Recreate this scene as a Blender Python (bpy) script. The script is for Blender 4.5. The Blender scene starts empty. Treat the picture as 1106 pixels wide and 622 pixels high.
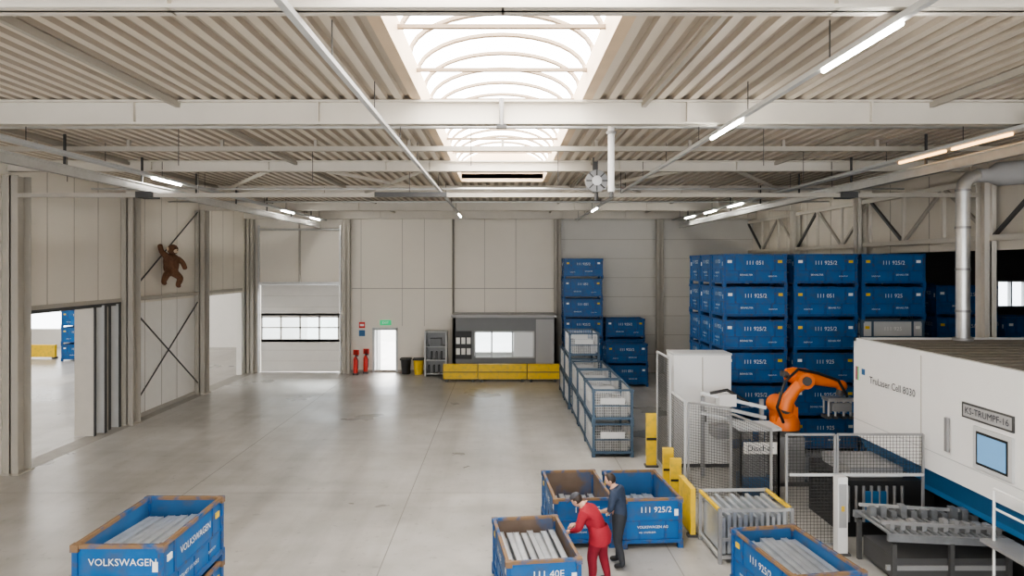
import bpy, math, random
from mathutils import Vector, Matrix
random.seed(7)
scene=bpy.context.scene
COL=scene.collection
H=5.3
# ------------------------------------------------------------------ materials
def M(name,col,rough=.6,metal=0.,var=0.,scale=3.,bump=0.,dirt=None,dirt_amt=.5,emit=0,dscale=None):
    m=bpy.data.materials.new(name); m.use_nodes=True
    nt=m.node_tree; N=nt.nodes; L=nt.links
    b=N['Principled BSDF']
    b.inputs['Base Color'].default_value=(*col,1); b.inputs['Roughness'].default_value=rough
    b.inputs['Metallic'].default_value=metal
    if emit:
        b.inputs['Emission Color'].default_value=(*col,1); b.inputs['Emission Strength'].default_value=emit
    if var or dirt or bump:
        tc=N.new('ShaderNodeTexCoord')
        nz=N.new('ShaderNodeTexNoise'); nz.inputs['Scale'].default_value=scale; nz.inputs['Detail'].default_value=5
        L.new(tc.outputs['Object'],nz.inputs['Vector'])
        src=None
        if var:
            mx=N.new('ShaderNodeMix'); mx.data_type='RGBA'
            mx.inputs[6].default_value=(*[c*(1-var) for c in col],1)
            mx.inputs[7].default_value=(*[min(1,c*(1+var)) for c in col],1)
            L.new(nz.outputs['Fac'],mx.inputs[0]); src=mx.outputs[2]
        if dirt:
            n2=N.new('ShaderNodeTexNoise'); n2.inputs['Scale'].default_value=dscale or scale*2.3; n2.inputs['Detail'].default_value=8
            L.new(tc.outputs['Object'],n2.inputs['Vector'])
            rp=N.new('ShaderNodeValToRGB'); rp.color_ramp.elements[0].position=.5; rp.color_ramp.elements[1].position=.72
            rp.color_ramp.elements[0].color=(0,0,0,1); rp.color_ramp.elements[1].color=(dirt_amt,dirt_amt,dirt_amt,1)
            L.new(n2.outputs['Fac'],rp.inputs[0])
            m2=N.new('ShaderNodeMix'); m2.data_type='RGBA'
            if src: L.new(src,m2.inputs[6])
            else: m2.inputs[6].default_value=(*col,1)
            m2.inputs[7].default_value=(*dirt,1)
            L.new(rp.outputs[0],m2.inputs[0]); src=m2.outputs[2]
        if src: L.new(src,b.inputs['Base Color'])
        if bump:
            bp=N.new('ShaderNodeBump'); bp.inputs['Strength'].default_value=bump; bp.inputs['Distance'].default_value=.02
            L.new(nz.outputs['Fac'],bp.inputs['Height']); L.new(bp.outputs[0],b.inputs['Normal'])
    return m
m_wall=M('wall_panel_beige',(.77,.72,.64),.65,var=.05,scale=.6)
m_wallg=M('wall_panel_grey',(.66,.64,.60),.7,var=.07,scale=.6)
m_seam=M('panel_seam',(.40,.37,.33),.8)
m_white=M('white_panel',(.80,.78,.74),.5,var=.04)
m_steel=M('painted_beam',(.68,.64,.57),.55,var=.06)
m_col=M('column_paint',(.44,.41,.36),.6,var=.08)
m_deck=M('roof_deck',(.68,.61,.52),.5,var=.08,scale=1.2)
m_deckd=M('roof_deck_rib_shade',(.47,.41,.34),.6,var=.08,scale=1.2)  # same sheet as the deck, rib shading put into a darker colour
m_curb=M('skylight_curb',(.70,.55,.39),.6,var=.1)
m_arch=M('arch_rib',(.26,.20,.14),.6)
m_dark=M('dark_metal',(.07,.07,.07),.5,var=.2)
m_grey=M('grey_metal',(.33,.33,.33),.45,.4,var=.15)
m_lgrey=M('light_grey_paint',(.55,.56,.56),.5,var=.06)
m_galv=M('galvanised_steel',(.6,.6,.59),.35,.7,var=.15,scale=6)
m_mach=M('machine_white',(.80,.80,.79),.35,var=.02)
m_mroof=M('machine_roof',(.20,.18,.155),.8,var=.15,scale=8)
m_mblue=M('machine_blue',(.02,.13,.30),.4)
m_blue=M('crate_blue',(.008,.11,.32),.5,var=.35,scale=1.6,dirt=(.06,.085,.13),dirt_amt=.6,dscale=4)
m_blued=M('crate_blue_inner',(.02,.10,.25),.7,var=.3,scale=2,dirt=(.12,.09,.06),dirt_amt=.6,dscale=3)
m_bfr=M('crate_frame',(.008,.085,.26),.5,var=.3,scale=4,dirt=(.10,.07,.05),dirt_amt=.8,dscale=9)
m_rust=M('worn_rim',(.012,.09,.25),.7,var=.35,scale=6,dirt=(.21,.13,.07),dirt_amt=1,dscale=3.2)
for n_ in m_rust.node_tree.nodes:
    if n_.type=='VALTORGB': n_.color_ramp.elements[0].position=.36; n_.color_ramp.elements[1].position=.5
m_rusti=M('rusty_inside',(.15,.11,.085),.85,var=.35,scale=3,dirt=(.02,.1,.25),dirt_amt=.9,dscale=2)
m_txt=M('white_lettering',(.85,.85,.83),.6)
m_btxt=M('dark_lettering',(.03,.035,.05),.6)
m_yel=M('safety_yellow',(.78,.52,.03),.5,var=.12,scale=3,dirt=(.3,.25,.12),dirt_amt=.5)
m_org=M('robot_orange',(.75,.17,.02),.4,var=.06)
m_red=M('red_paint',(.6,.03,.02),.4)
m_green=M('exit_green',(.02,.45,.18),.5,emit=.3)
m_bk=M('black_plastic',(.02,.02,.02),.5)
m_paper=M('paper',(.85,.84,.8),.8)
m_screen=M('lit_window',(.16,.33,.55),.15,emit=.2)
m_tube=M('fluorescent_tube',(1,.96,.88),.5,emit=30)
m_tubew=M('fluorescent_tube_warm',(1,.55,.2),.5,emit=2.0)
m_sky=M('skylight_glazing',(1,.98,.95),.5,emit=4.4)
m_prof=M('bare_profiles',(.56,.59,.62),.3,.6,var=.25,scale=5)
m_asph=M('yard_paving',(.6,.6,.57),.9,var=.1)
m_booth=M('booth_grey',(.19,.195,.20),.6,var=.05)
m_boothl=M('booth_light',(.38,.38,.38),.6)
def glass():
    m=bpy.data.materials.new('window_glass'); m.use_nodes=True
    nt=m.node_tree; N=nt.nodes; L=nt.links
    for n in list(N): N.remove(n)
    o=N.new('ShaderNodeOutputMaterial'); t=N.new('ShaderNodeBsdfTransparent'); g=N.new('ShaderNodeBsdfGlossy'); g.inputs['Roughness'].default_value=.05
    t.inputs[0].default_value=(.92,.96,.98,1)
    mx=N.new('ShaderNodeMixShader'); mx.inputs[0].default_value=.08
    L.new(t.outputs[0],mx.inputs[1]); L.new(g.outputs[0],mx.inputs[2]); L.new(mx.outputs[0],o.inputs[0]); return m
m_glass=glass()
def floor_mat():
    m=bpy.data.materials.new('polished_concrete'); m.use_nodes=True
    nt=m.node_tree; N=nt.nodes; L=nt.links; b=N['Principled BSDF']
    tc=N.new('ShaderNodeTexCoord')
    def noise(s,d=6,rot=None,sc=None):
        n=N.new('ShaderNodeTexNoise'); n.inputs['Scale'].default_value=s; n.inputs['Detail'].default_value=d
        if sc:
            mp=N.new('ShaderNodeMapping'); mp.inputs['Scale'].default_value=sc
            if rot: mp.inputs['Rotation'].default_value=(0,0,rot)
            L.new(tc.outputs['Object'],mp.inputs[0]); L.new(mp.outputs[0],n.inputs['Vector'])
        else: L.new(tc.outputs['Object'],n.inputs['Vector'])
        return n
    def ramp(n,p0,c0,p1,c1):
        r=N.new('ShaderNodeValToRGB'); r.color_ramp.elements[0].position=p0; r.color_ramp.elements[0].color=(*c0,1)
        r.color_ramp.elements[1].position=p1; r.color_ramp.elements[1].color=(*c1,1); L.new(n.outputs['Fac'],r.inputs[0]); return r
    def mul(a,b_,f):
        x=N.new('ShaderNodeMix'); x.data_type='RGBA'; x.blend_type='MULTIPLY'; x.inputs[0].default_value=f
        L.new(a,x.inputs[6]); L.new(b_,x.inputs[7]); return x.outputs[2]
    n1=noise(.3,8); r1=ramp(n1,.32,(.36,.35,.33),.68,(.50,.485,.46))
    n2=noise(1.3,9); r2=ramp(n2,.34,(.86,.855,.84),.62,(1,1,1))
    n3=noise(1.0,4,.25,(1.4,.08,1)); r3=ramp(n3,.34,(.82,.81,.79),.52,(1,1,1))
    n4=noise(1.0,4,-.5,(.10,1.1,1)); r4=ramp(n4,.34,(.86,.86,.84),.50,(1,1,1))
    n5=noise(6,10); r5=ramp(n5,.30,(.6,.6,.58),.38,(1,1,1))
    c=mul(mul(mul(mul(r1.outputs[0],r2.outputs[0],1),r3.outputs[0],.8),r4.outputs[0],.6),r5.outputs[0],.5)
    L.new(c,b.inputs['Base Color'])
    mr=N.new('ShaderNodeMapRange'); mr.inputs[1].default_value=.3; mr.inputs[2].default_value=.7; mr.inputs[3].default_value=.26; mr.inputs[4].default_value=.40
    L.new(n1.outputs['Fac'],mr.inputs[0]); L.new(mr.outputs[0],b.inputs['Roughness'])
    return m
m_floor=floor_mat()
# ------------------------------------------------------------------ mesh builder
_tc={}
def text_geo(s,size,align='CENTER'):
    k=(s,size,align)
    if k in _tc: return _tc[k]
    c=bpy.data.curves.new('t','FONT'); c.body=s; c.size=size; c.align_x=align; c.align_y='CENTER'; c.resolution_u=2
    o=bpy.data.objects.new('t',c); COL.objects.link(o)
    dg=bpy.context.evaluated_depsgraph_get(); me=bpy.data.meshes.new_from_object(o.evaluated_get(dg))
    r=([v.co.copy() for v in me.vertices],[list(p.vertices) for p in me.polygons])
    bpy.data.objects.remove(o); bpy.data.curves.remove(c); bpy.data.meshes.remove(me)
    _tc[k]=r; return r
class MB:
    def __init__(s): s.v=[];s.f=[];s.m=[];s.sm=[];s.mats=[]
    def mi(s,mat):
        if mat not in s.mats: s.mats.append(mat)
        return s.mats.index(mat)
    def add(s,vs,fs,mat,smooth=False,mx=None):
        o=len(s.v); i=s.mi(mat)
        for v in vs:
            v=Vector(v); s.v.append(tuple(mx@v if mx else v))
        for f in fs: s.f.append([o+k for k in f]); s.m.append(i); s.sm.append(smooth)
    def b(s,x0,x1,y0,y1,z0,z1,mat,mx=None):
        vs=[(x0,y0,z0),(x1,y0,z0),(x1,y1,z0),(x0,y1,z0),(x0,y0,z1),(x1,y0,z1),(x1,y1,z1),(x0,y1,z1)]
        s.add(vs,[(3,2,1,0),(4,5,6,7),(0,1,5,4),(1,2,6,5),(2,3,7,6),(3,0,4,7)],mat,False,mx)
    def bar(s,p0,p1,w,h,mat):
        p0=Vector(p0);p1=Vector(p1);d=p1-p0;L=d.length;q=d.to_track_quat('X','Z').to_matrix().to_4x4()
        s.b(0,L,-w/2,w/2,-h/2,h/2,mat,Matrix.Translation(p0)@q)
    def tube(s,pts,rs,mat,seg=10,cap=True,smooth=True):
        pts=[Vector(p) for p in pts]
        if not isinstance(rs,(list,tuple)): rs=[rs]*len(pts)
        vs=[];fs=[];n=len(pts); ref=None
        for i,p in enumerate(pts):
            d=(pts[min(i+1,n-1)]-pts[max(i-1,0)]).normalized()
            if ref is None:
                ref=Vector((0,0,1)) if abs(d.z)<.9 else Vector((1,0,0))
            u=d.cross(ref).normalized(); w=u.cross(d).normalized(); ref=w
            for k in range(seg):
                a=2*math.pi*k/seg; vs.append(p+(u*math.cos(a)+w*math.sin(a))*rs[i])
        for i in range(n-1):
            for k in range(seg):
                k2=(k+1)%seg; fs.append((i*seg+k,i*seg+k2,(i+1)*seg+k2,(i+1)*seg+k))
        s.add(vs,fs,mat,smooth)
        if cap:
            s.add(vs[:seg],[tuple(range(seg))[::-1]],mat); s.add(vs[-seg:],[tuple(range(seg))],mat)
    def ball(s,c,r,mat,mx=None,seg=14,rings=9,fn=None):
        if not isinstance(r,(tuple,list)): r=(r,r,r)
        vs=[];fs=[]
        for i in range(rings+1):
            t=math.pi*i/rings
            for k in range(seg):
                a=2*math.pi*k/seg
                v=Vector((math.sin(t)*math.cos(a),math.sin(t)*math.sin(a),math.cos(t)))
                if fn: v=fn(v)
                vs.append(Vector((v.x*r[0],v.y*r[1],v.z*r[2]))+Vector(c))
        for i in range(rings):
            for k in range(seg):
                k2=(k+1)%seg; fs.append((i*seg+k,(i+1)*seg+k,(i+1)*seg+k2,i*seg+k2))
        s.add(vs,fs,mat,True,mx)
    def text(s,t,size,mx,mat,align='CENTER'):
        vs,fs=text_geo(t,size,align); s.add(vs,fs,mat,False,mx)
    def mesh(s,name):
        me=bpy.data.meshes.new(name); me.from_pydata(s.v,[],s.f)
        for m in s.mats: me.materials.append(m)
        me.polygons.foreach_set('material_index',s.m); me.polygons.foreach_set('use_smooth',s.sm); me.update(); return me
    def obj(s,name,loc=(0,0,0),rz=0,parent=None):
        return place(s.mesh(name),name,loc,rz,parent)
def place(me,name,loc=(0,0,0),rz=0,parent=None):
    o=bpy.data.objects.new(name,me); o.location=loc; o.rotation_euler=(0,0,rz); COL.objects.link(o)
    if parent: o.parent=parent
    return o
def T_front(x,y,z): # faces -Y
    return Matrix.Translation((x,y,z))@Matrix(((1,0,0,0),(0,0,-1,0),(0,1,0,0),(0,0,0,1)))
def T_back(x,y,z): # faces +Y
    return Matrix.Translation((x,y,z))@Matrix(((-1,0,0,0),(0,0,1,0),(0,1,0,0),(0,0,0,1)))
def T_left(x,y,z): # faces -X
    return Matrix.Translation((x,y,z))@Matrix(((0,0,-1,0),(-1,0,0,0),(0,1,0,0),(0,0,0,1)))
def T_right(x,y,z): # faces +X
    return Matrix.Translation((x,y,z))@Matrix(((0,0,1,0),(1,0,0,0),(0,1,0,0),(0,0,0,1)))
def cells(a0,a1,z0,z1,holes):
    As=sorted({a0,a1,*[h[0] for h in holes],*[h[1] for h in holes]}); Zs=sorted({z0,z1,*[h[2] for h in holes],*[h[3] for h in holes]})
    for i in range(len(As)-1):
        for j in range(len(Zs)-1):
            ca=(As[i]+As[i+1])/2; cz=(Zs[j]+Zs[j+1])/2
            if any(h[0]<ca<h[1] and h[2]<cz<h[3] for h in holes): continue
            yield As[i],As[i+1],Zs[j],Zs[j+1]
# ------------------------------------------------------------------ shell
YB=34.1; XL=-12.7; XR=12.45
f=MB(); f.b(-34,24,-12,48,-.2,0,m_floor)
f.obj('floor')
j=MB()
m_joint=M('floor_joint',(.25,.24,.22),.7)
for x in (-7.4,-2.15,3.1): j.b(x-.010,x+.010,-12,34,0.0005,.002,m_joint)
for y in (16,28): j.b(-12.2,12.2,y-.006,y+.006,0.0005,.002,m_joint)
j.b(-12.95,-12.3,17.85,34,0.0005,.0015,M('threshold_strip',(.32,.305,.28),.6,var=.2))
j.obj('trim_1')
g=MB(); g.b(-30,30,YB+.3,95,-.25,-.03,m_asph); g.obj('yard_ground')
# back wall
w=MB()
holes=[(-12.1,-8.1,0,4.35),(-6.4,-5.3,0,2.12),(-1.45,1.6,1.0,2.35)]
for a,b_,c,d in cells(XL,2.6,0,8.0,holes): w.b(a,b_,YB,YB+.3,c,d,m_wall)
w.b(2.6,XR+.3,YB,YB+.3,0,8.0,m_wallg)
for x in (-10.1,-7.05,-5.0,-3.9,-2.45,-.9,.65):
    w.b(x-.012,x+.012,YB-.004,YB,4.45 if x<-8 else 2.3,7.9,m_seam)
w.b(-7.5,2.6,YB-.01,YB,4.15,4.19,m_seam)
for i in range(8): w.b(2.6,XR,YB-.006,YB,.95*i+.9,.95*i+.92,m_seam)
w.b(-8.0,2.6,YB-.02,YB,0,.12,m_seam)
w.obj('wall_back')
# left wall
w=MB()
holes=[(17.9,22.75,0,4.1),(28.75,33.3,0,4.0)]
for a,b_,c,d in cells(-12,YB,0,8.0,holes): w.b(XL-.25,XL,a,b_,c,d,m_white if (c<3.9 and a>22) else m_wall)
for y in (19.1,20.3,21.5): w.b(XL,XL+.006,y-.012,y+.012,4.1,7.9,m_seam)
for y in (24.3,25.5,26.7): w.b(XL,XL+.006,y-.01,y+.01,0.05,7.9,m_seam)
for y in (29.9,31.1,32.3): w.b(XL,XL+.006,y-.01,y+.01,4.0,7.9,m_seam)
w.b(XL,XL+.05,17.9,33.3,4.1,4.22,m_col)
w.b(XL,XL+.04,23.2,28.2,.0,.14,m_seam)
w.obj('wall_left')
# right wall with wide opening to the next hall
w=MB()
op=[(12.0,22.9,0,5.7)]
for a,b_,c,d in cells(-12,YB,0,8.0,op): w.b(XR,XR+.25,a,b_,c,d,m_wall)
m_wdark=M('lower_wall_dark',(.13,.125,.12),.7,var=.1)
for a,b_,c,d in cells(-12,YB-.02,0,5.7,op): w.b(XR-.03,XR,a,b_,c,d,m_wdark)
for y in range(-10,34,2): w.b(XR-.008,XR,y-.012,y+.012,5.7,7.9,m_seam)
w.obj('wall_right')
w=MB()
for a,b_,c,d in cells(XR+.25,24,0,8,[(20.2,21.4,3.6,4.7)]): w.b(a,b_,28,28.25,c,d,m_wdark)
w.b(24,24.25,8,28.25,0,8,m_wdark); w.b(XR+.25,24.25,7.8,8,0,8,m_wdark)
w.obj('wall_side_hall')
wd=MB(); wd.b(20.2,21.4,28.1,28.12,3.6,4.7,m_glass)
for x in (20.2,20.77,21.34): wd.b(x,x+.06,28.0,28.2,3.6,4.7,m_lgrey)
wd.b(20.2,21.4,28.0,28.2,3.6,3.66,m_lgrey); wd.b(20.2,21.4,28.0,28.2,4.64,4.7,m_lgrey)
wd.obj('window_1')
# annex hall on the left
w=MB()
for a,b_,c,d in cells(-34,XL-.25,0,8,[(-31.5,-27.5,1.2,3.2)]): w.b(a,b_,44.5,44.8,c,d,m_white)
w.b(XL-.25,XL,34.4,44.5,0,8,m_white)
w.b(-34.3,-34,-12,44.8,0,8,m_white)
w.obj('wall_annex')
# ceiling deck
def deck(mb,x0,x1,y0,y1):
    p=.26; n=int((x1-x0)/p); p=(x1-x0)/n
    for i in range(n):
        x=x0+i*p
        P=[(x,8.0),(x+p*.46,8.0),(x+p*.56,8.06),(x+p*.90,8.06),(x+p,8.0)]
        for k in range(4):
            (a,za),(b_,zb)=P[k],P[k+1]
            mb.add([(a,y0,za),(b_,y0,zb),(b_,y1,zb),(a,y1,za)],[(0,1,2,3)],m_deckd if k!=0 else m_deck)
SX0,SX1=-1.32,1.29; SY0,SY1=-9.5,22.0
c=MB()
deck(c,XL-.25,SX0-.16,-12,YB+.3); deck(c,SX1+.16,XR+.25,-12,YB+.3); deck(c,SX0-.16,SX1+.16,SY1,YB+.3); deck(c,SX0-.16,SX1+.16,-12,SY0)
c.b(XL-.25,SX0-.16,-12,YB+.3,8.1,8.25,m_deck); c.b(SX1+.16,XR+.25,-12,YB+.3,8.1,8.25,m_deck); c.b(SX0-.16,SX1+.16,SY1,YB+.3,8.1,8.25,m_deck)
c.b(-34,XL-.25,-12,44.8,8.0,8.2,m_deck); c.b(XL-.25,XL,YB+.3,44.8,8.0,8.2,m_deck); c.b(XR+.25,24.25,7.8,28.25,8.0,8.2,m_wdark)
c.obj('ceiling')
# skylight
s=MB()
s.b(SX0-.16,SX0,SY0,SY1,8.0,8.42,m_curb); s.b(SX1,SX1+.16,SY0,SY1,8.0,8.42,m_curb)
s.b(SX0-.16,SX1+.16,SY1,SY1+.1,8.0,9.1,m_curb)
def arc(t,r=0):
    xm=(SX0+SX1)/2; hw=(SX1-SX0)/2+.06-r
    return (xm-hw*math.cos(t),8.40+(.62-r)*math.sin(t))
K=16
for i in range(K):
    a0=arc(math.pi*i/K);a1=arc(math.pi*(i+1)/K)
    s.add([(a0[0],SY0,a0[1]),(a1[0],SY0,a1[1]),(a1[0],SY1,a1[1]),(a0[0],SY1,a0[1])],[(0,1,2,3)],m_sky,True)
y=SY0+.5
while y<SY1:
    for i in range(K):
        a0=arc(math.pi*i/K,.03);a1=arc(math.pi*(i+1)/K,.03)
        s.bar((a0[0],y,a0[1]),(a1[0],y,a1[1]),.09,.05,m_arch)
    y+=.95
y=SY0+1
while y<SY1:
    s.bar((SX0,y,8.3),(SX1,y,8.3),.06,.05,m_arch); y+=1.9
s.obj('skylight')
an=MB(); an.b(-24,-21.5,5,42,7.9,7.98,M('annex_fill_glow',(1,.98,.95),.5,emit=4)); an.obj('annex_fill_panel')  # glowing panel added only to light the annex, out of view
# beams
def ibeam(mb,p0,p1,zb,zt,fw=.22,mat=m_steel):
    (x0,y0),(x1,y1)=p0,p1
    if abs(x1-x0)>abs(y1-y0):
        mb.b(x0,x1,y0-fw/2,y0+fw/2,zb,zb+.03,mat); mb.b(x0,x1,y0-fw/2,y0+fw/2,zt-.03,zt,mat); mb.b(x0,x1,y0-.02,y0+.02,zb,zt,mat)
    else:
        mb.b(x0-fw/2,x0+fw/2,y0,y1,zb,zb+.03,mat); mb.b(x0-fw/2,x0+fw/2,y0,y1,zt-.03,zt,mat); mb.b(x0-.02,x0+.02,y0,y1,zb,zt,mat)
for yy,zb in ((.5,7.6),(6.2,7.6),(11.2,7.6),(17.6,7.72),(23.1,7.66),(28.6,7.6),(33.6,7.6)):
    q=MB(); ibeam(q,(XL,yy),(XR,yy),zb,7.99)
    for x in range(-12,13,3): q.b(x-.01,x+.01,yy-.1,yy+.1,zb,7.97,m_steel)
    q.obj('roof_beam')
q=MB(); q.b(XL,XR,14.6,14.72,7.75,7.85,m_col)
for x in range(-12,13,2): q.b(x-.03,x+.03,14.62,14.7,7.85,7.99,m_col)
q.obj('roof_bracing_rail')
q=MB()
for x in (2.3,-5.3,7.0,-9.6): q.bar((x,-10,7.93),(x,33.8,7.93),.07,.1,m_col)
for s_ in (-1,1):
    q.bar((s_*2.0,17.6,7.75),(s_*4.6,23.0,7.75),.08,.08,m_steel); q.bar((s_*4.6,17.6,7.75),(s_*2.0,23.0,7.75),.08,.08,m_steel)
    q.bar((s_*6,17.6,7.75),(s_*9.5,23.0,7.75),.08,.08,m_steel)
q.obj('roof_bracing')
# columns
def hcol(name,x,y,w=.34,dp=.34,z1=7.6,mat=m_col,base=True):
    q=MB(); q.b(x-w/2,x+w/2,y-dp/2,y-dp/2+.03,0,z1,mat); q.b(x-w/2,x+w/2,y+dp/2-.03,y+dp/2,0,z1,mat); q.b(x-.02,x+.02,y-dp/2,y+dp/2,0,z1,mat)
    q.b(x-w/2-.05,x+w/2+.05,y-dp/2-.05,y+dp/2+.05,0,.03,mat)
    q.obj(name)
for y in (17.6,23.0,28.45): hcol('steel_column',XL+.22,y,.4,.5,7.6)
for x in (-12.45,-7.7,2.7,7.75): hcol('steel_column',x,YB-.25,.34,.3,7.6)
for y in (17.3,23.4,28.6): hcol('steel_column',XR-.25,y,.3,.34,7.6,m_steel)
hcol('steel_column',-2.45,YB-.1,.12,.12,7.6)
# wall truss right
q=MB(); X=XR-.22
q.bar((X,15,6.0),(X,YB-.1,6.0),.12,.14,m_steel); q.bar((X,15,7.45),(X,YB-.1,7.45),.12,.14,m_steel)
y=15.2; k=0
while y<32.5:
    q.bar((X,y,6.0),(X,y,7.45),.09,.09,m_steel)
    q.bar((X,y,6.0 if k%2 else 7.45),(X,y+1.9,7.45 if k%2 else 6.0),.08,.08,m_col if k%3 else m_dark); y+=1.9;k+=1
q.obj('wall_truss')
# wind bracing left
q=MB(); X=XL+.14
for p0,p1 in (((23.3,4.5),(28.2,7.5)),((23.3,3.8),(28.2,.5)),((23.3,.5),(28.2,3.8))):
    q.tube([(X,p0[0],p0[1]),(X,p1[0],p1[1])],.028,m_dark,6)
q.bar((X,23.2,4.16),(X,28.3,4.16),.1,.12,m_col)
q.obj('wind_bracing')
# folding door in the left opening
q=MB()
for i,y in enumerate((21.2,21.6,22.0,22.4)):
    q.b(XL-.55+.1*(i%2),XL+.05+.1*(i%2),y,y+.06,.03,4.05,m_lgrey if i%2 else m_col)
    q.b(XL+.05+.1*(i%2),XL+.08+.1*(i%2),y-.02,y+.08,.03,4.05,m_dark)
q.b(XL-.06,XL+.06,17.95,22.7,4.0,4.1,m_dark)
q.obj('folding_gate')
# ------------------------------------------------------------------ back wall fittings
q=MB()
for i in range(8):
    z0=.02+i*.54
    if z0>2.7 or z0<1.5: q.b(-12.05,-8.15,YB+.05,YB+.12,z0,min(z0+.53,4.33),m_white); q.b(-12.05,-8.15,YB+.06,YB+.11,z0+.52,z0+.54,m_seam)
q.b(-12.05,-8.15,YB+.05,YB+.12,1.50,1.62,m_white);q.b(-12.05,-8.15,YB+.05,YB+.12,2.82,2.92,m_white);q.b(-12.05,-8.15,YB+.05,YB+.12,2.19,2.25,m_white)
for i in range(5): x=-12.05+i*.955; q.b(x,x+.08,YB+.05,YB+.12,1.5,2.9,m_white)
q.b(-12.0,-8.2,YB+.08,YB+.09,1.6,2.85,m_glass)
for x in (-12.15,-8.1): q.b(x,x+.07,YB-.12,YB+.02,0,7.3,m_galv)
q.b(-12.15,-8.03,YB-.14,YB-.02,4.35,4.5,m_galv)
q.tube([(-12.1,YB-.15,7.1),(-8.1,YB-.15,7.1)],.06,m_galv); q.b(-10.14,-10.06,YB-.1,YB-.02,4.5,7.4,m_col)
q.obj('door_1')
q=MB()
for a,b_ in ((-6.48,-6.38),(-5.32,-5.22)): q.b(a,b_,YB-.05,YB+.3,0,2.2,m_lgrey)
q.b(-6.48,-5.22,YB-.05,YB+.3,2.1,2.22,m_lgrey)
q.b(-6.36,-6.30,YB+.3,YB+1.3,.02,2.08,m_lgrey)
q.obj('door_2')
q=MB(); q.b(-6.1,-5.55,YB-.06,YB-.01,2.35,2.6,m_green); q.text('EXIT',.16,T_front(-5.83,YB-.065,2.47),m_txt); q.obj('exit_sign')
q=MB(); q.b(-7.15,-6.85,YB-.03,YB-.01,2.2,2.5,m_red); q.b(-7.15,-6.85,YB-.03,YB-.01,1.8,2.1,m_mblue); q.b(-7.1,-6.9,YB-.035,YB-.03,2.3,2.4,m_txt); q.obj('safety_sign')
def extinguisher(x,y):
    q=MB(); q.tube([(0,0,.1),(0,0,.75),(0,0,.85),(0,0,.9)],[.11,.11,.07,.03],m_red,14); q.b(-.12,.12,-.1,.12,0,.1,m_dark)
    q.b(-.03,.14,-.02,.02,.9,.96,m_bk); q.tube([(.03,-.05,.9),(.15,-.12,.7),(.13,-.1,.3)],.018,m_bk,6); q.b(-.04,.04,.11,.14,.0,1.15,m_red); q.b(-.14,.14,.11,.14,.95,1.2,m_red)
    q.obj('fire_extinguisher',(x,y,0))
extinguisher(-7.15,33.3); extinguisher(-6.75,33.75)
def bin_(x,y,m):
    q=MB(); q.tube([(0,0,0),(0,0,.7)],[.2,.26],m,8); q.b(-.26,.26,-.26,.26,.7,.78,m_bk); q.tube([(-.2,.22,.08),(.2,.22,.08)],.08,m_bk,8); q.obj('waste_bin',(x,y,0))
bin_(-4.75,33.6,m_bk); bin_(-4.12,33.5,m_yel)
q=MB()
q.b(-3.75,-3.68,32.8,33.5,0,2.15,m_lgrey); q.b(-2.75,-2.68,32.8,33.5,0,2.15,m_lgrey); q.b(-3.75,-2.68,33.45,33.5,0,2.15,m_boothl)
for z in (.1,.75,1.4,2.1): q.b(-3.7,-2.7,32.8,33.5,z,z+.04,m_lgrey)
for i in range(7): q.b(-3.6+.12*i,-3.53+.12*i,32.95,33.3,.14+.65*(i%2),.5+.65*(i%2),m_dark)
q.b(-3.5,-2.95,32.9,33.3,1.44,1.8,m_booth)
q.obj('tool_rack')
q=MB()
Yf=32.0; YE=YB-.22
for a,b_,c,d in cells(-2.3,2.5,0,2.88,[(-1.3,1.45,1.05,2.2)]):
    q.b(a,b_,Yf,Yf+.1,c,d,m_booth)
q.b(-2.3,-2.2,Yf,YE,0,2.88,m_booth); q.b(2.4,2.5,Yf,YE,0,2.88,m_boothl); q.b(-2.4,2.52,Yf-.1,YE,2.88,3.0,m_boothl)
q.b(-1.3,1.45,Yf+.04,Yf+.06,1.05,2.2,m_glass)
for x in (-1.34,-.55,.42,1.41): q.b(x,x+.07,Yf-.02,Yf+.1,1.0,2.25,m_lgrey)
q.b(-1.34,1.48,Yf-.02,Yf+.1,1.0,1.06,m_lgrey); q.b(-1.34,1.48,Yf-.02,Yf+.1,2.19,2.25,m_lgrey)
q.b(.5,1.42,Yf+.0,Yf+.03,1.06,2.2,M('roller_blind',(.82,.84,.85),.6))
q.b(1.55,2.4,Yf-.01,Yf,.2,2.8,m_boothl)
q.b(-2.22,-1.45,Yf-.02,Yf,.95,2.25,m_bk)
for i in range(6): q.b(-2.18+.25*(i%3),-2.0+.25*(i%3),Yf-.03,Yf-.02,1.15+.5*(i//3),1.45+.5*(i//3),m_paper)
q.obj('office_booth')
q=MB(); x=-2.72
for L_,m in ((1.6,m_yel),(2.25,m_yel),(1.5,m_yel)):
    q.b(x,x+L_-.04,31.3,31.5,.12,.8,m); q.b(x+.1,x+.22,31.25,31.55,0,.12,m_dark); q.b(x+L_-.3,x+L_-.18,31.25,31.55,0,.12,m_dark)
    q.b(x+.02,x+L_-.06,31.29,31.3,.42,.46,m_dark); x+=L_
q.obj('safety_barrier')
q=MB(); x=-27.2
q.b(x,x+1.7,39,39.2,.1,.8,m_yel); q.b(x,x+.12,38.9,39.3,0,.1,m_dark); q.b(x+1.58,x+1.7,38.9,39.3,0,.1,m_dark); q.obj('safety_barrier')
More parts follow.
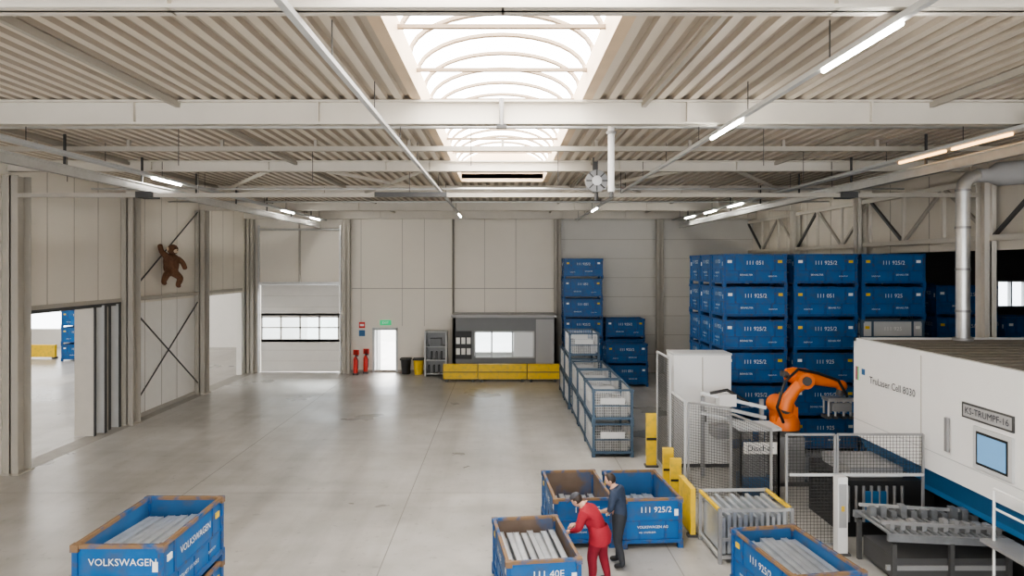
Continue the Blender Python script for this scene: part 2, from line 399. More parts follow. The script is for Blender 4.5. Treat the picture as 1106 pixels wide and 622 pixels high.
# ------------------------------------------------------------------ crates
CW,CL,CH=1.84,1.16,.94
m_goods=M('crate_goods',(.22,.22,.215),.6,var=.5,scale=9)
m_mfr=M('cage_frame',(.06,.10,.15),.5,var=.3,scale=4)
def crate_mesh(label,style='blue',inner=None,rim=None,small='BEHAELTER',ls=.15):
    q=MB(); hx,hy=CW/2,CL/2
    fr=m_bfr; wl=m_blue; inn=inner or m_blued; rim=rim or m_bfr
    if style=='grey': wl=m_lgrey; inn=m_lgrey; fr=m_mfr; rim=m_mfr
    if style=='mesh': fr=m_mfr; rim=m_mfr
    for sx in (-1,1):
        for sy in (-1,1):
            x=sx*(hx-.05); y=sy*(hy-.05)
            q.b(x-.05,x+.05,y-.05,y+.05,0,.1,fr); q.b(x-.035,x+.035,y-.035,y+.035,.1,CH-.05,fr)
            q.b(x-.05,x+.05,y-.05,y+.05,CH-.09,CH-.001,rim)
    for sy in (-1,1):
        y=sy*(hy-.04)
        q.b(-hx,hx,y-.035,y+.035,.1,.17,fr); q.b(-hx+.06,hx-.06,y-.025,y+.025,CH-.05,CH-.002,rim)
    for sx in (-1,1):
        x=sx*(hx-.04)
        q.b(x-.035,x+.035,-hy,hy,.1,.17,fr); q.b(x-.025,x+.025,-hy+.06,hy-.06,CH-.05,CH-.002,rim)
    q.b(-hx+.05,hx-.05,-hy+.05,hy-.05,.13,.15,inn)
    z0,z1=.16,CH-.05
    if style=='mesh':
        for sy in (-1,1):
            y=sy*(hy-.04); n=26
            for i in range(n+1): x=-hx+.07+(CW-.14)*i/n; q.b(x-.005,x+.005,y-.004,y+.004,z0,z1,m_galv)
            for i in range(11): z=z0+(z1-z0)*i/10; q.b(-hx+.06,hx-.06,y-.004,y+.004,z-.005,z+.005,m_galv)
            q.b(-.3,.3,y-.012,y+.012,.45,.72,m_lgrey)
        for sx in (-1,1):
            x=sx*(hx-.04); n=16
            for i in range(n+1): y=-hy+.07+(CL-.14)*i/n; q.b(x-.004,x+.004,y-.005,y+.005,z0,z1,m_galv)
            for i in range(11): z=z0+(z1-z0)*i/10; q.b(x-.004,x+.004,-hy+.06,hy-.06,z-.005,z+.005,m_galv)
            q.b(x-.012,x+.012,-.34,.34,.52,.70,m_lgrey)
            q.b(min(x,x+sx*.03),max(x,x+sx*.03),-hy+.06,hy-.06,.47,.5,fr)
        rr=random.Random(5)
        for i in range(7):
            for k in range(4):
                x=-hx+.14+i*.225; y=-hy+.14+k*.225
                q.b(x,x+.2,y,y+.2,.15,.35+.25*rr.random(),m_goods if (i+k)%4 else m_grey)
        return q.mesh('wire_mesh_crate')
    for sy in (-1,1):
        y=sy*(hy-.045)
        q.b(-hx+.08,hx-.08,y-.006,y+.006,z0,z1,wl); yi=y-sy*.008
        q.b(-hx+.08,hx-.08,yi-.002,yi+.002,z0,z1,inn)
        yo=y+sy*.018
        for x in (-hx*.5,0,hx*.5): q.b(x-.03,x+.03,min(y,yo),max(y,yo),z0,.44,fr)
        for x in (-hx*.62,hx*.62): q.b(x-.03,x+.03,min(y,yo),max(y,yo),.47,z1,fr)
        q.b(-hx+.08,hx-.08,min(y,yo),max(y,yo),.44,.475,fr)
        for x in (-hx*.78,hx*.78): q.b(x-.06,x+.06,min(y,yo)-.002,max(y,yo)+.002,.68,.76,m_txt if x<0 else m_yel)
        T=T_front if sy<0 else T_back; yt=sy*(hy+.002)-sy*.02
        q.text(label,ls+.01,T(0,yt,.68),m_txt); q.text(small,.07,T(-.25,yt,.34),m_txt); q.text('EIGENTUM',.05,T(.5,yt,.3),m_txt)
    for sx in (-1,1):
        x=sx*(hx-.045)
        q.b(x-.006,x+.006,-hy+.08,hy-.08,z0,z1,wl); xi=x-sx*.008
        q.b(xi-.002,xi+.002,-hy+.08,hy-.08,z0,z1,inn)
        xo=x+sx*.018
        for y in (-.25,.25): q.b(min(x,xo),max(x,xo),y-.02,y+.02,z0,.5,fr)
        q.b(min(x,xo),max(x,xo),-hy+.08,hy-.08,.5,.53,fr)
        T=T_left if sx<0 else T_right; xt=sx*(hx+.002)-sx*.02
        q.text(label,ls,T(xt,.06*sx,.72),m_txt); q.text(small,.07,T(xt,.0,.40),m_txt); q.text('AG  STAPELBAR',.045,T(xt,.1,.3),m_txt)
        q.b(min(x,xo),max(x,xo)+.001,-.5,-.42,.6,.72,m_txt)
    return q.mesh('blue_crate_mesh')
mA=crate_mesh('111 925/2'); mB_=crate_mesh('111 925'); mC=crate_mesh('111 051'); mG=crate_mesh('111 925','grey'); mW=crate_mesh('','mesh')
mF=crate_mesh('111 925/2',rim=m_rust,small='VOLKSWAGEN AG'); mFr=crate_mesh('111 40E',rim=m_rust,inner=m_rusti); mL=crate_mesh('VOLKSWAGEN',rim=m_rust,small='AUTOLAST 111 925/2',ls=.125)
VAR=[mA,mA,mB_,mC]
def stack(x,y,n,rz=0,meshes=VAR,name='blue_storage_crate',special=None):
    for i in range(n):
        me=random.choice(meshes); nm=name
        if special and i in special: me=special[i]; nm='grey_storage_crate'
        place(me,nm,(x+random.uniform(-.015,.015),y+random.uniform(-.01,.01),i*CH),rz+random.choice((0,math.pi)))
for r in range(3):
    yy=19.5+CL/2+r*1.2
    stack(7.2,yy,6); stack(9.2,yy,6); stack(11.13,yy,6,special={3:mG} if r==0 else None)
for x,y,n in ((13.85,21.0,5),(15.9,21.0,4),(17.9,21.0,5),(13.85,24,5)): stack(x,y,n)
stack(3.75,32.5,6); stack(5.72,32.6,3); stack(5.45,30.6,2)
for yy in (19.85,21.8,23.8): stack(3.05,yy,2,math.pi/2,[mW],'wire_mesh_crate')
stack(3.0,26.2,3,math.pi/2,[mW],'wire_mesh_crate'); stack(3.0,28.4,2,math.pi/2,[mW],'wire_mesh_crate')
stack(-23.6,38.6,3); stack(-23.6,40.0,3); stack(-21.5,39.0,3)
def profiles(name,parent,n,seed,tilt=0):
    rnd=random.Random(seed); q=MB()
    for i in range(n):
        lay=i//8; y=-.42+.12*(i%8)+rnd.uniform(-.015,.015); z=.35+.14*lay+rnd.uniform(0,.03)
        L_=rnd.uniform(1.45,1.6); x0=-L_/2+rnd.uniform(-.03,.03); sk=rnd.uniform(-.04,.04)
        mx=Matrix.Translation((0,y,z))@Matrix.Rotation(sk*.3,4,'Z')@Matrix.Rotation(tilt+rnd.uniform(-.02,.02),4,'Y')
        q.b(x0,x0+L_,-.05,.05,0,.012,m_prof,mx); q.b(x0,x0+L_,-.05,-.04,0,.09,m_prof,mx); q.b(x0,x0+L_,.04,.05,0,.09,m_prof,mx)
        q.b(x0,x0+L_,-.035,.035,.07,.085,m_prof,mx)
    q.b(-.8,.8,-.45,.45,.16,.34,m_dark)
    o=q.obj(name,(0,0,0),0,parent)
def fcrate(me,x,y,z,rz,prof=0,seed=1,tilt=0):
    o=place(me,'blue_storage_crate',(x,y,z),rz)
    if prof: profiles('metal_profiles',o,prof,seed,tilt)
    return o
h=math.pi/2
fcrate(mL,-4.72,9.3,0,h); fcrate(mL,-4.72,9.3,CH,h,24,3,.05)
fcrate(mFr,.50,11.05,0,h+math.radians(7.4),24,4)
fcrate(mF,2.75,13.75,0,h+math.radians(4),8,5)
fcrate(mFr,1.46,13.75,0,h+math.radians(4),8,8)
fcrate(mF,4.5,10.6,0,h+math.radians(9),24,6,-.04)
# ------------------------------------------------------------------ fences and cell
def fence(mb,p0,p1,z0,z1,fm=m_grey,wm=m_dark,sp=.06,t=.04):
    p0=Vector((*p0,0));p1=Vector((*p1,0)); d=(p1-p0);L_=d.length;d.normalize()
    Z=Vector((0,0,1))
    for p in (p0,p1): mb.bar(p+Z*0.0,p+Z*z1,t,t,fm)
    mb.bar(p0+Z*z1,p1+Z*z1,t,t,fm); mb.bar(p0+Z*z0,p1+Z*z0,t,t,fm)
    n=int(L_/sp)
    for i in range(1,n): q_=p0+d*(L_*i/n); mb.bar(q_+Z*z0,q_+Z*z1,.006,.006,wm)
    n=int((z1-z0)/sp)
    for i in range(1,n): z=z0+(z1-z0)*i/n; mb.bar(p0+Z*z,p1+Z*z,.006,.006,wm)
q=MB()
fence(q,(4.15,18.4),(4.15,17.0),.1,3.0,m_lgrey); fence(q,(4.15,16.9),(4.15,15.6),.1,2.2,m_lgrey); fence(q,(4.2,15.5),(4.95,14.9),.1,2.2,m_grey)
fence(q,(4.95,14.85),(5.25,13.4),.1,2.1,m_grey)
fence(q,(5.3,12.8),(6.2,12.8),.1,2.15,m_grey); fence(q,(6.25,12.8),(7.85,12.8),1.4,2.15,m_grey)
q.bar((5.35,12.8,1.4),(7.85,12.8,1.4),.05,.05,m_lgrey)
q.obj('safety_fence')
q=MB(); q.b(6.14,6.32,12.55,12.73,.0,1.42,m_mach); q.b(6.1,6.36,12.5,12.77,0,.03,m_dark); q.b(6.16,6.3,12.545,12.55,.5,1.3,m_boothl); q.b(6.2,6.26,12.54,12.55,.8,.9,m_yel); q.obj('light_curtain_post')
for x,y,z,w_ in ((3.92,18.1,1.4,.26),(3.86,16.0,1.05,.24),(3.86,15.3,1.0,.24)):
    q=MB(); q.b(-w_/2,w_/2,-.05,.05,.05,z,m_yel); q.b(-w_/2-.04,w_/2+.04,-.12,.12,0,.05,m_dark); q.b(-w_/2,w_/2,-.055,-.05,z*.5,z*.55,m_bk); q.obj('safety_bollard',(x,y,0))
q=MB(); q.b(0,.1,0,.9,.06,.95,m_yel); q.b(-.05,.15,.0,.12,0,.06,m_dark); q.b(-.05,.15,.78,.9,0,.06,m_dark); q.obj('safety_barrier',(3.66,13.36,0))
q=MB(); q.b(4.5,6.0,18.0,18.75,.1,2.95,m_mach); q.b(4.52,5.98,18.02,18.7,0,.1,m_dark)
q.b(5.24,5.26,17.99,18.0,.15,2.9,m_seam); q.b(5.3,5.34,17.97,18,1.2,1.5,m_bk); q.b(4.48,6.02,17.98,18.77,2.95,3.0,m_lgrey)
q.obj('switch_cabinet')
q=MB()
fence(q,(5.35,15.4),(6.2,15.4),.1,1.6,m_lgrey,m_dark,.05); fence(q,(5.35,16.1),(5.35,15.4),.1,1.6,m_lgrey,m_dark,.05); fence(q,(6.2,16.1),(6.2,15.4),.1,1.6,m_lgrey,m_dark,.05)
q.b(5.45,6.1,15.5,16.0,.05,.5,m_mblue); q.b(5.5,6.0,15.6,15.9,.5,1.1,m_grey); q.b(5.4,6.15,15.36,15.38,1.08,1.34,m_white); q.text('Discher',.19,T_front(5.78,15.355,1.2),m_btxt)
q.b(5.3,6.25,15.35,16.1,1.6,1.66,m_lgrey)
q.obj('machine_enclosure')
q=MB()
for i in range(3):
    z=1.3+.25*i; q.bar((5.0,17.3,z+.3),(6.5,16.9,z),.1,.08,m_galv)
for x,y in ((5.05,17.3),(6.4,16.95)): q.bar((x,y,0),(x,y,2.0),.09,.09,m_grey)
q.b(5.3,6.2,17.0,17.6,1.0,1.25,m_grey); q.b(5.4,5.8,17.0,17.4,1.8,2.1,m_mach); q.tube([(5.2,17.2,2.1),(5.6,17.1,2.2),(6.1,17.0,1.9)],.04,m_bk,8)
q.obj('part_conveyor')
def robot():
    q=MB(); y=16.9
    q.b(6.5,7.4,y-.45,y+.45,0,.08,m_dark); q.b(6.6,7.3,y-.35,y+.35,.08,1.15,m_grey); q.tube([(6.95,y,1.15),(6.95,y,1.3)],.34,m_dark,20)
    q.tube([(6.95,y,1.3),(6.95,y,1.45),(6.95,y,1.62),(6.95,y,1.75)],[.36,.36,.3,.2],m_org,20)
    q.b(6.65,7.2,y-.2,y+.2,1.5,1.85,m_org)
    q.tube([(6.85,y-.32,1.85),(6.85,y+.32,1.85)],.24,m_org,20); q.tube([(6.85,y-.38,1.85),(6.85,y-.3,1.85)],.13,m_dark,14)
    q.tube([(6.85,y-.25,1.8),(6.92,y-.26,2.05),(7.1,y-.26,2.3),(7.32,y-.25,2.5)],[.2,.17,.14,.17],m_org,14)
    q.tube([(7.32,y-.4,2.52),(7.32,y+.22,2.52)],.2,m_org,18); q.tube([(7.32,y-.45,2.52),(7.32,y-.38,2.52)],.11,m_dark,12)
    q.tube([(6.98,y,2.62),(7.15,y,2.6),(7.45,y,2.58),(7.9,y,2.46),(8.3,y,2.38)],[.15,.2,.19,.13,.1],m_org,14)
    q.tube([(6.9,y-.08,2.64),(7.02,y-.08,2.62)],.08,m_dark); q.tube([(6.9,y+.08,2.64),(7.02,y+.08,2.62)],.08,m_dark)
    q.ball((8.35,y,2.34),.14,m_org); q.tube([(8.35,y,2.34),(8.3,y,2.1)],.09,m_dark,12)
    q.b(7.95,8.6,y-.18,y+.18,1.98,2.06,m_galv)
    for x in (7.98,8.15,8.35,8.52):
        q.tube([(x,y-.12,2.0),(x,y-.12,1.6)],.03,m_galv,8); q.tube([(x,y+.12,2.0),(x,y+.12,1.65)],.03,m_grey,8); q.b(x-.05,x+.05,y-.16,y+.16,1.55,1.62,m_dark)
    q.b(8.05,8.5,y-.22,y-.1,1.75,1.95,m_grey)
    q.tube([(6.8,y-.3,1.5),(6.6,y-.42,1.9),(6.8,y-.38,2.5),(7.2,y-.2,2.78),(7.7,y-.15,2.68),(8.2,y-.16,2.5),(8.4,y-.2,2.1)],.035,m_bk,8)
    q.obj('industrial_robot_arm')
robot()
# machine
q=MB(); MX=7.94
q.b(MX,12.0,4.5,15.5,1.5,3.6,m_mach); q.b(MX+.12,11.9,4.6,15.38,3.6,3.64,m_mroof)
for i in range(26): y=4.8+i*.41; q.b(MX+.16,11.8,y,y+.05,3.64,3.67,m_mroof)
q.b(MX,MX+.1,4.5,15.5,3.6,3.68,m_mach); q.b(MX,12,15.4,15.5,3.6,3.68,m_mach)
for y in (13.0,10.1,7.4): q.b(MX-.004,MX,y-.01,y+.01,1.5,3.6,m_seam)
q.b(MX-.004,MX,4.5,15.5,1.86,1.875,m_lgrey)
q.add([(MX+.05,4.5,1.5),(MX+.05,15.4,1.5),(MX+.3,15.4,1.05),(MX+.3,4.5,1.05)],[(0,1,2,3)],m_mblue)
q.b(MX+.3,12,4.5,15.4,.95,1.5,m_mblue); q.b(MX+.62,12,4.5,15.3,0,.95,m_bk)  # lower body in black, which also paints in the shadow under the machine
q.text('TruLaser Cell 8030',.21,T_left(MX-.006,14.0,2.83),m_btxt)
q.b(MX-.006,MX,15.02,15.15,2.9,3.03,m_mblue)
for i,m in enumerate((m_green,m_org,m_mblue,m_red)): q.b(MX-.006,MX,15.28+.03*i,15.31+.03*i,2.75,3.05,m)
q.b(MX-.02,MX,10.62,11.82,2.7,2.96,m_dark); q.b(MX-.024,MX-.02,10.66,11.78,2.73,2.93,m_boothl); q.text('KS-TRUMPF-16',.16,T_left(MX-.03,11.22,2.83),m_btxt)
q.b(MX-.05,MX,10.62,11.5,1.93,2.62,m_lgrey); q.b(MX-.055,MX-.05,10.7,11.42,2.0,2.55,m_bk); q.b(MX-.06,MX-.055,10.74,11.38,2.04,2.51,m_screen)
q.b(MX-.07,MX-.02,12.15,12.22,2.0,2.6,m_grey); q.b(MX-.03,MX,8.6,10.0,1.9,3.2,m_lgrey)
q.b(6.7,MX+.5,13.4,15.0,0,1.1,m_bk); q.b(6.9,MX,13.6,14.8,1.1,1.3,m_grey)
for i in range(8): q.tube([(6.75+.15*i,13.38,.3),(6.75+.15*i,13.38,1.0)],.03,m_grey,6)
q.b(7.05,7.5,13.36,13.4,.3,.9,m_mblue)
q.obj('laser_cutting_machine')
q=MB()
for z in (1.55,1.85): q.tube([(7.6,8.6,z),(7.6,10.6,z)],.02,m_txt,8)
for y in (8.6,9.6,10.6): q.tube([(7.6,y,.0),(7.6,y,1.85)],.02,m_txt,8)
q.b(7.45,7.9,8.5,10.7,1.0,1.05,m_grey)
q.obj('guard_rail')
q=MB()
m_cv=M('conveyor_steel',(.28,.29,.30),.4,.5,var=.3,scale=6)
for y in (11.3,12.4): q.bar((6.35,y,.82),(8.42,y,.72),.06,.12,m_cv)
for x in (6.45,7.4,8.35):
    for y in (11.3,12.4): q.bar((x,y,0),(x,y,.72),.07,.07,m_dark)
q.b(6.5,8.4,11.35,12.35,.1,.45,m_dark)  # dark block stands in for the shadow under the rollers
for i in range(18): x=6.42+i*.115; z=.86-.1*i/18; q.tube([(x,11.33,z),(x,12.37,z)],.03,m_cv,8)
rnd=random.Random(3)
for i in range(11):
    x=6.5+i*.18; z=.86-.1*i/11
    q.b(x,x+.08,11.5,11.62,z,z+.12+.1*rnd.random(),m_grey); q.b(x,x+.1,12.1,12.25,z,z+.1+.15*rnd.random(),m_cv)
q.bar((6.35,11.5,1.0),(8.42,11.5,.88),.05,.05,m_grey); q.bar((6.35,12.2,1.05),(8.42,12.2,.93),.05,.05,m_galv)
q.bar((6.35,11.35,.3),(8.42,11.35,.3),.05,.08,m_grey)
q.obj('roller_conveyor')
q=MB()
for x in (0,1.3):
    for y in (0,1.1): q.bar((x,y,0),(x,y,.98),.06,.06,m_grey)
for z in (.12,.95):
    for y in (0,1.1): q.bar((0,y,z),(1.3,y,z),.05,.05,m_galv)
    for x in (0,1.3): q.bar((x,0,z),(x,1.1,z),.05,.05,m_galv if z<.5 else m_yel)
for i in range(12): q.b(.06+.1*i,.12+.1*i,.05,1.05,.15,.8+.05*(i%3),m_prof)
q.b(0.03,1.27,-.01,.01,.4,.46,m_galv)
q.obj('parts_rack',(3.86,12.18,0),math.radians(2))
# duct
q=MB()
q.tube([(9.94,14.8,3.69),(9.94,14.8,6.9),(9.97,14.8,7.08),(10.08,14.8,7.2),(10.3,14.8,7.25)],.14,m_galv,16)
q.tube([(10.25,14.8,7.25),(10.5,14.8,7.25),(10.7,14.8,7.28),(12.3,14.8,7.4)],[.15,.15,.26,.26],m_boothl,18)
for z in (4.3,5.2,6.1,6.9): q.tube([(9.94,14.8,z),(9.94,14.8,z+.05)],.155,m_grey,16)
q.tube([(9.94,14.8,3.69),(9.94,14.8,3.75)],.2,m_grey,16)
q.obj('exhaust_duct')
# ------------------------------------------------------------------ overhead installations
def lightrail(name,x,z,y0,y1,lit,wid=.07,mat=m_txt,warm=()):
    q=MB(); q.b(x-wid/2,x+wid/2,y0,y1,z,z+.06,m_lgrey)
    y=y0+.5
    while y<y1: q.tube([(x,y,z+.06),(x,y,7.99)],.008,m_dark,5); y+=2.5
    for a in lit: q.tube([(x,a,z-.025),(x,a+1.5,z-.025)],.025,m_tube,8)
    for a in warm: q.tube([(x,a,z-.025),(x,a+1.5,z-.025)],.03,m_tubew,8)
    q.obj(name)
lightrail('light_rail',-1.87,7.5,-8,31,(29.0,-6,-2))
lightrail('light_rail',3.58,7.5,-8,33.5,(6.15,10.25,26,-3))
lightrail('light_rail',-8.7,7.5,-8,33.5,(17,27,31,3),.22)
lightrail('light_rail',8.4,7.5,-8,33.5,(24,27,30,3,-4),.22,warm=(11.3,13.0))  # far tubes lit as added light for the dark back corner
for x in (-8.95,8.65):
    q=MB(); ibeam(q,(x,-8),(x,33.5),7.15,7.36,.12,m_galv)
    for y in range(-7,33,3): q.bar((x,y,7.36),(x,y,7.99),.04,.04,m_dark)
    q.obj('crane_runway')
q=MB(); q.b(-12.2,11.9,17.15,17.27,7.02,7.12,m_col); q.b(-12.2,11.9,17.35,17.45,7.05,7.14,m_boothl)
for x in (-8.95,8.65): q.b(x-.2,x+.2,17.05,17.5,7.0,7.15,m_dark)
q.b(-3.2,-1.4,17.08,17.15,7.02,7.14,m_dark)
q.obj('crane_bridge')
q=MB(); q.tube([(2.3,16.75,7.38),(2.3,16.98,7.38)],.27,m_grey,24); q.tube([(2.3,16.7,7.38),(2.3,16.76,7.38)],.12,m_galv,16)
for k in range(8):
    a=k*math.pi/4; q.bar((2.3,16.73,7.38),(2.3+.26*math.cos(a),16.73,7.38+.26*math.sin(a)),.02,.03,m_dark)
q.b(2.24,2.36,16.98,17.08,7.1,7.99,m_dark); q.tube([(2.3,16.85,7.1),(2.3,16.85,6.9)],.05,m_dark)
q.obj('hose_reel')
q=MB(); q.tube([(1.98,12.5,7.99),(1.98,12.5,6.65)],.06,m_mach,12); q.tube([(1.98,12.5,6.65),(1.98,12.5,6.55)],.04,m_dark,10); q.tube([(1.98,12.5,7.7),(1.98,12.5,7.75)],.09,m_grey,12); q.obj('drop_pipe')
q=MB(); q.tube([(-.02,11.0,7.55),(-.02,11.0,7.99)],.04,m_grey,8); q.b(-.1,.06,10.95,11.05,7.5,7.56,m_dark); q.obj('beam_clamp')
q=MB()
for y,z in ((12.6,7.85),(20.5,7.6),(25.2,7.65)): q.tube([(-12.3,y,z),(12.0,y,z)],.035,m_galv,8)
for i in range(14):
    x=-11.7+i*1.85; q.tube([(x,13+(i%3)*2.5,7.99),(x,13+(i%3)*2.5,7.2)],.008,m_dark,5)
q.obj('sprinkler_pipe')
# ------------------------------------------------------------------ people
def skin_fig(name,J,R,E,seglab,matmap,parent,root=0,sub=2):
    me=bpy.data.meshes.new('sk'); me.from_pydata([Vector(p) for p in J],E,[])
    o=bpy.data.objects.new('sk',me); COL.objects.link(o)
    md=o.modifiers.new('s','SKIN'); md.use_smooth_shade=True
    for i,r in enumerate(R):
        d=me.skin_vertices[0].data[i]; d.radius=r if isinstance(r,tuple) else (r,r); d.use_root=(i==root)
    sb=o.modifiers.new('b','SUBSURF'); sb.levels=sub
    dg=bpy.context.evaluated_depsgraph_get(); m2=bpy.data.meshes.new_from_object(o.evaluated_get(dg))
    bpy.data.objects.remove(o)
    mats=[]
    for l in seglab:
        if matmap[l] not in mats: mats.append(matmap[l])
    m2.materials.clear()
    for m in mats: m2.materials.append(m)
    for p in m2.polygons:
        best=1e9;bi=0
        for k,(a,b_) in enumerate(E):
            A=Vector(J[a]);B=Vector(J[b_]);t=max(0,min(1,(p.center-A).dot(B-A)/max(1e-9,(B-A).length_squared)))
            d=(p.center-(A+(B-A)*t)).length-min(R[a] if not isinstance(R[a],tuple) else R[a][0],.1)*.6
            if d<best: best=d;bi=k
        p.material_index=mats.index(matmap[seglab[bi]]); p.use_smooth=True
    o2=bpy.data.objects.new(name,m2); COL.objects.link(o2); o2.parent=parent; return o2
m_skin=M('skin',(.55,.33,.24),.55,var=.05)
m_hair=M('hair',(.03,.02,.015),.6,var=.3,scale=20)
m_cap=M('dark_cap',(.06,.06,.07),.7)
m_redj=M('red_jacket',(.33,.02,.035),.8,var=.25,scale=9,bump=.5); m_redt=M('red_trousers',(.24,.015,.03),.8,var=.25,scale=9,bump=.5)
m_navy=M('navy_shirt',(.03,.045,.08),.8,var=.2,scale=9,bump=.3); m_pant=M('black_trousers',(.03,.034,.042),.8,var=.25,scale=9,bump=.4); m_shoe=M('work_shoe',(.02,.02,.02),.5)
m_eye=M('eye',(.03,.02,.02),.2); m_lip=M('lips',(.4,.15,.12),.5); m_eyew=M('eye_white',(.8,.8,.78),.3)
def head(parent,loc,tilt,yaw,hairmat,cap=None,name='head'):
    mx=Matrix.Translation(loc)@Matrix.Rotation(yaw,4,'Z')@Matrix.Rotation(-tilt,4,'X')
    q=MB()
    def fn(v):
        v=v.copy()
        if v.z<0: v.x*=1-.28*(-v.z); v.y=v.y*(1-.1*(-v.z))+.08*(-v.z)
        if v.y>.5 and abs(v.x)<.22 and -.35<v.z<.12: v.y+=.14*(1-abs(v.x)/.22)
        if v.y>.5 and .05<v.z<.3 and .15<abs(v.x)<.5: v.y-=.07
        return v
    q.ball((0,0,0),(.078,.098,.118),m_skin,mx,28,20,fn)
    for s_ in (-1,1):
        q.ball((s_*.03,.083,.008),(.012,.009,.008),m_eyew,mx,8,6); q.ball((s_*.03,.090,.008),(.006,.004,.006),m_eye,mx,8,6)
        q.ball((s_*.079,-.004,-.01),(.01,.02,.032),m_skin,mx,8,6)
        q.b(s_*.03-.016,s_*.03+.016,.086,.094,.026,.031,m_hair,mx)
    q.ball((0,.088,-.058),(.022,.008,.006),m_lip,mx,8,6)
    def fh(v):
        v=v.copy()
        if v.y>.35 and v.z<.75: v.y=.35+(v.y-.35)*.35
        return v
    q.ball((0,-.016,.022),(.088,.099,.108),hairmat,mx,20,12,fh)
    if cap:
        q.ball((0,-.008,.055),(.094,.106,.085),cap,mx,20,12,lambda v:Vector((v.x,v.y,max(v.z,-.05))))
        q.b(-.06,.06,.07,.17,.05,.062,cap,mx)
    q.obj(name,(0,0,0),0,parent)
def hand(parent,wrist,dirv,up,side,name):
    d=Vector(dirv).normalized(); u=Vector(up); s_=d.cross(u).normalized()*side; u=s_.cross(d)*side; w=Vector(wrist)
    q=MB()
    q.tube([w-d*.02,w+d*.02,w+d*.06,w+d*.095],[.026,.034,.040,.034],m_skin,10)
    for i,(off,L_) in enumerate(((-.03,.06),(-.01,.072),(.011,.066),(.031,.052))):
        p=w+d*.085+s_*off; c=-u
        p1=p+d*L_*.5+c*.008; p2=p1+(d*.7+c*.6).normalized()*L_*.35; p3=p2+(d*.3+c).normalized()*L_*.3
        q.tube([p,p1,p2,p3],[.010,.0095,.0085,.006],m_skin,7)
    p=w+d*.03-s_*.03; q.tube([p,p-s_*.03+d*.025,p-s_*.04+d*.06-u*.012,p-s_*.03+d*.08-u*.02],[.013,.012,.010,.007],m_skin,7)
    q.obj(name,(0,0,0),0,parent)
def person(name,loc,rz,J,mats,hd,scale=1,bulk=1):
    e=bpy.data.objects.new(name,None); COL.objects.link(e); e.location=loc; e.rotation_euler=(0,0,rz); e.scale=(scale,)*3
    ks=list(J); idx={k:i for i,k in enumerate(ks)}
    Rr={'pelvis':(.15,.12),'spine':(.145,.12),'chest':(.165,.135),'neckb':(.09,.085),'neck':.054,'head':.05,
        'shL':.085,'shR':.085,'elL':.06,'elR':.06,'wrL':.036,'wrR':.036,'hipL':.115,'hipR':.115,'knL':.078,'knR':.078,'caL':.07,'caR':.07,'anL':.055,'anR':.055,'heL':.045,'heR':.045,'toL':.045,'toR':.045}
    for k in Rr:
        if k in('neck','head','wrL','wrR','toL','toR'): continue
        r=Rr[k]; Rr[k]=tuple(a*bulk for a in r) if isinstance(r,tuple) else r*bulk
    E=[('pelvis','spine','top'),('spine','chest','top'),('chest','neckb','top'),('neckb','neck','skin'),('neck','head','skin')]
    for s_ in 'LR':
        E+=[('chest','sh'+s_,'top'),('sh'+s_,'el'+s_,'sleeve'),('el'+s_,'wr'+s_,'fore'),('pelvis','hip'+s_,'leg'),('hip'+s_,'kn'+s_,'leg'),('kn'+s_,'ca'+s_,'leg'),('ca'+s_,'an'+s_,'leg'),('an'+s_,'to'+s_,'shoe')]
    J2=[J[k] for k in ks]; R2=[Rr[k] for k in ks]
    skin_fig('body',J2,R2,[(idx[a],idx[b_]) for a,b_,c in E],[c for a,b_,c in E],mats,e)
    head(e,*hd)
    for s_,sg in (('L',-1),('R',1)):
        d=Vector(J['wr'+s_])-Vector(J['el'+s_]); hand(e,J['wr'+s_],d,(0,0,1) if abs(d.normalized().z)<.9 else (0,1,0),sg,'hand_'+s_)
    return e
def legs(spread=.11,step=.08):
    return {'hipL':(-.095,0,.86),'hipR':(.095,0,.86),'knL':(-spread,.04+step*.5,.48),'knR':(spread,.03-step*.5,.48),'caL':(-spread,step*.6,.33),'caR':(spread,-step*.6,.33),
     'anL':(-spread,step-.02,.09),'anR':(spread,-step-.02,.09),'toL':(-spread-.02,step+.15,.045),'toR':(spread+.02,-step+.15,.045)}
def hem(parent,c0,c1,c2,rx,ry,mat):
    q=MB(); vs=[];fs=[];n=24
    for (cx,cy,cz),k in ((c0,1.08),(c1,1.04),(c2,.90)):
        for i in range(n):
            a=2*math.pi*i/n; vs.append((cx+rx*k*math.cos(a),cy+ry*k*math.sin(a),cz+.01*math.sin(3*a)))
    for r in range(2):
        for i in range(n): fs.append((r*n+i,r*n+(i+1)%n,(r+1)*n+(i+1)%n,(r+1)*n+i))
    q.add(vs,fs,mat,True); q.obj('jacket_hem',(0,0,0),0,parent)
J={'pelvis':(0,-.04,.92),'spine':(0,.05,1.07),'chest':(0,.18,1.22),'neckb':(0,.27,1.31),'neck':(0,.32,1.34),'head':(0,.37,1.355),
 'shL':(-.17,.22,1.23),'shR':(.17,.22,1.23),'elL':(-.23,.28,.98),'elR':(.25,.29,.98),'wrL':(-.15,.47,.88),'wrR':(.14,.50,.90)}
J.update(legs(.13,.10))
rj=dict(top=m_redj,sleeve=m_redj,fore=m_redj,leg=m_redt,shoe=m_shoe,skin=m_skin)
e=person('worker_in_red',(1.60,11.38,0),math.radians(62),J,rj,((0,.41,1.385),math.radians(40),0,m_hair,m_cap),.97,1.14)
hem(e,(0,-.01,.74),(0,-.03,.88),(0,.02,1.04),.215,.175,m_redj)
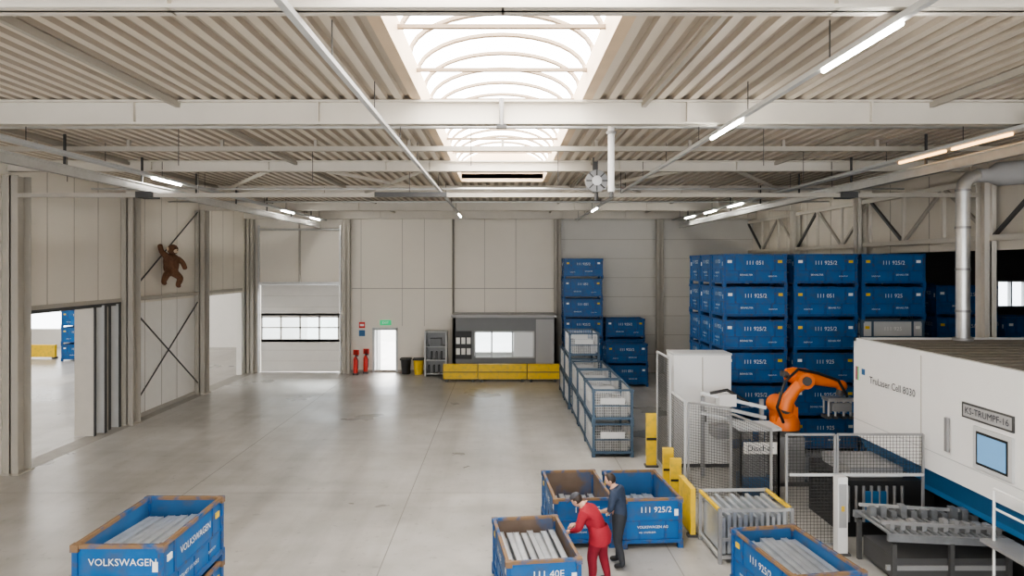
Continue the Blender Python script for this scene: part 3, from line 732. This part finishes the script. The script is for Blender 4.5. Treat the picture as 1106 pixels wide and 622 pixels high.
J={'pelvis':(.02,-.02,.93),'spine':(.01,.0,1.10),'chest':(0,.05,1.29),'neckb':(0,.09,1.42),'neck':(0,.12,1.47),'head':(0,.15,1.51),
 'shL':(-.18,.06,1.36),'shR':(.18,.05,1.37),'elL':(-.25,.08,1.10),'elR':(.24,.03,1.09),'wrL':(-.14,.30,1.0),'wrR':(.20,.22,.93)}
J.update(legs(.13,-.09))
dk=dict(top=m_navy,sleeve=m_navy,fore=m_skin,leg=m_pant,shoe=m_shoe,skin=m_skin)
e=person('worker_in_navy',(2.06,12.08,0),math.radians(62),J,dk,((0,.18,1.56),math.radians(30),math.radians(15),m_hair,None),.96,1.04)
# hanging plush ape on the bracing
m_fur=M('brown_fur',(.16,.08,.045),.95,var=.5,scale=14,bump=1)
e=bpy.data.objects.new('plush_monkey',None); COL.objects.link(e); e.location=(XL+.42,25.4,5.3); e.rotation_euler=(0,0,math.radians(70)); e.scale=(1.3,)*3
J=[(0,0,-.15),(0,.02,.05),(0,0,.22),(0,-.02,.34),(-.17,0,.25),(-.34,.02,.40),(-.36,.06,.62),(.17,0,.22),(.36,-.05,.10),(.42,-.1,-.12),(-.1,0,-.2),(-.28,-.1,-.25),(-.34,-.05,-.48),(.1,0,-.2),(.26,-.08,-.36),(.2,-.02,-.58),(-.33,-.15,-.52),(.2,-.12,-.6)]
R=[.16,.19,.16,.09,.1,.075,.07,.1,.075,.07,.12,.10,.075,.12,.10,.075,.06,.06]
E=[(0,1),(1,2),(2,3),(2,4),(4,5),(5,6),(2,7),(7,8),(8,9),(0,10),(10,11),(11,12),(0,13),(13,14),(14,15),(12,16),(15,17)]
skin_fig('body',J,R,E,['f']*len(E),{'f':m_fur},e)
q=MB(); q.ball((0,-.05,.46),(.15,.14,.15),m_fur); q.ball((0,-.16,.42),(.08,.06,.06),m_curb)
for s_ in (-1,1): q.ball((s_*.16,-.03,.48),(.035,.025,.055),m_curb,None,10,6); q.ball((s_*.045,-.18,.5),.016,m_eye,None,8,6)
q.ball((0,-.215,.44),(.02,.012,.014),m_eye,None,8,6)
q.obj('head',(0,0,0),0,e)
# ------------------------------------------------------------------ light / world / camera
wd=bpy.data.worlds.new('sky'); scene.world=wd; wd.use_nodes=True
bg=wd.node_tree.nodes['Background']; bg.inputs[0].default_value=(.95,.97,1,1); bg.inputs[1].default_value=2.3
sl=bpy.data.lights.new('sun','SUN'); so=bpy.data.objects.new('sun',sl); COL.objects.link(so); sl.energy=2.5; sl.angle=.35; sl.color=(1,.96,.9)
so.location=(0,60,30); so.rotation_euler=Vector((.12,-math.cos(math.radians(33)),-math.sin(math.radians(33)))).to_track_quat('-Z','Y').to_euler()
cam=bpy.data.cameras.new('camera'); co=bpy.data.objects.new('camera',cam); COL.objects.link(co)
co.location=(0,0,H); co.rotation_euler=(math.pi/2,0,0); cam.sensor_width=36
cam.lens=740/1106*36
cam.shift_x=10/1106; cam.shift_y=-24/1106; cam.clip_end=300
scene.camera=co
scene.view_settings.view_transform='AgX'
try: scene.view_settings.look='AgX - Medium High Contrast'
except Exception: pass
scene.view_settings.exposure=1.3
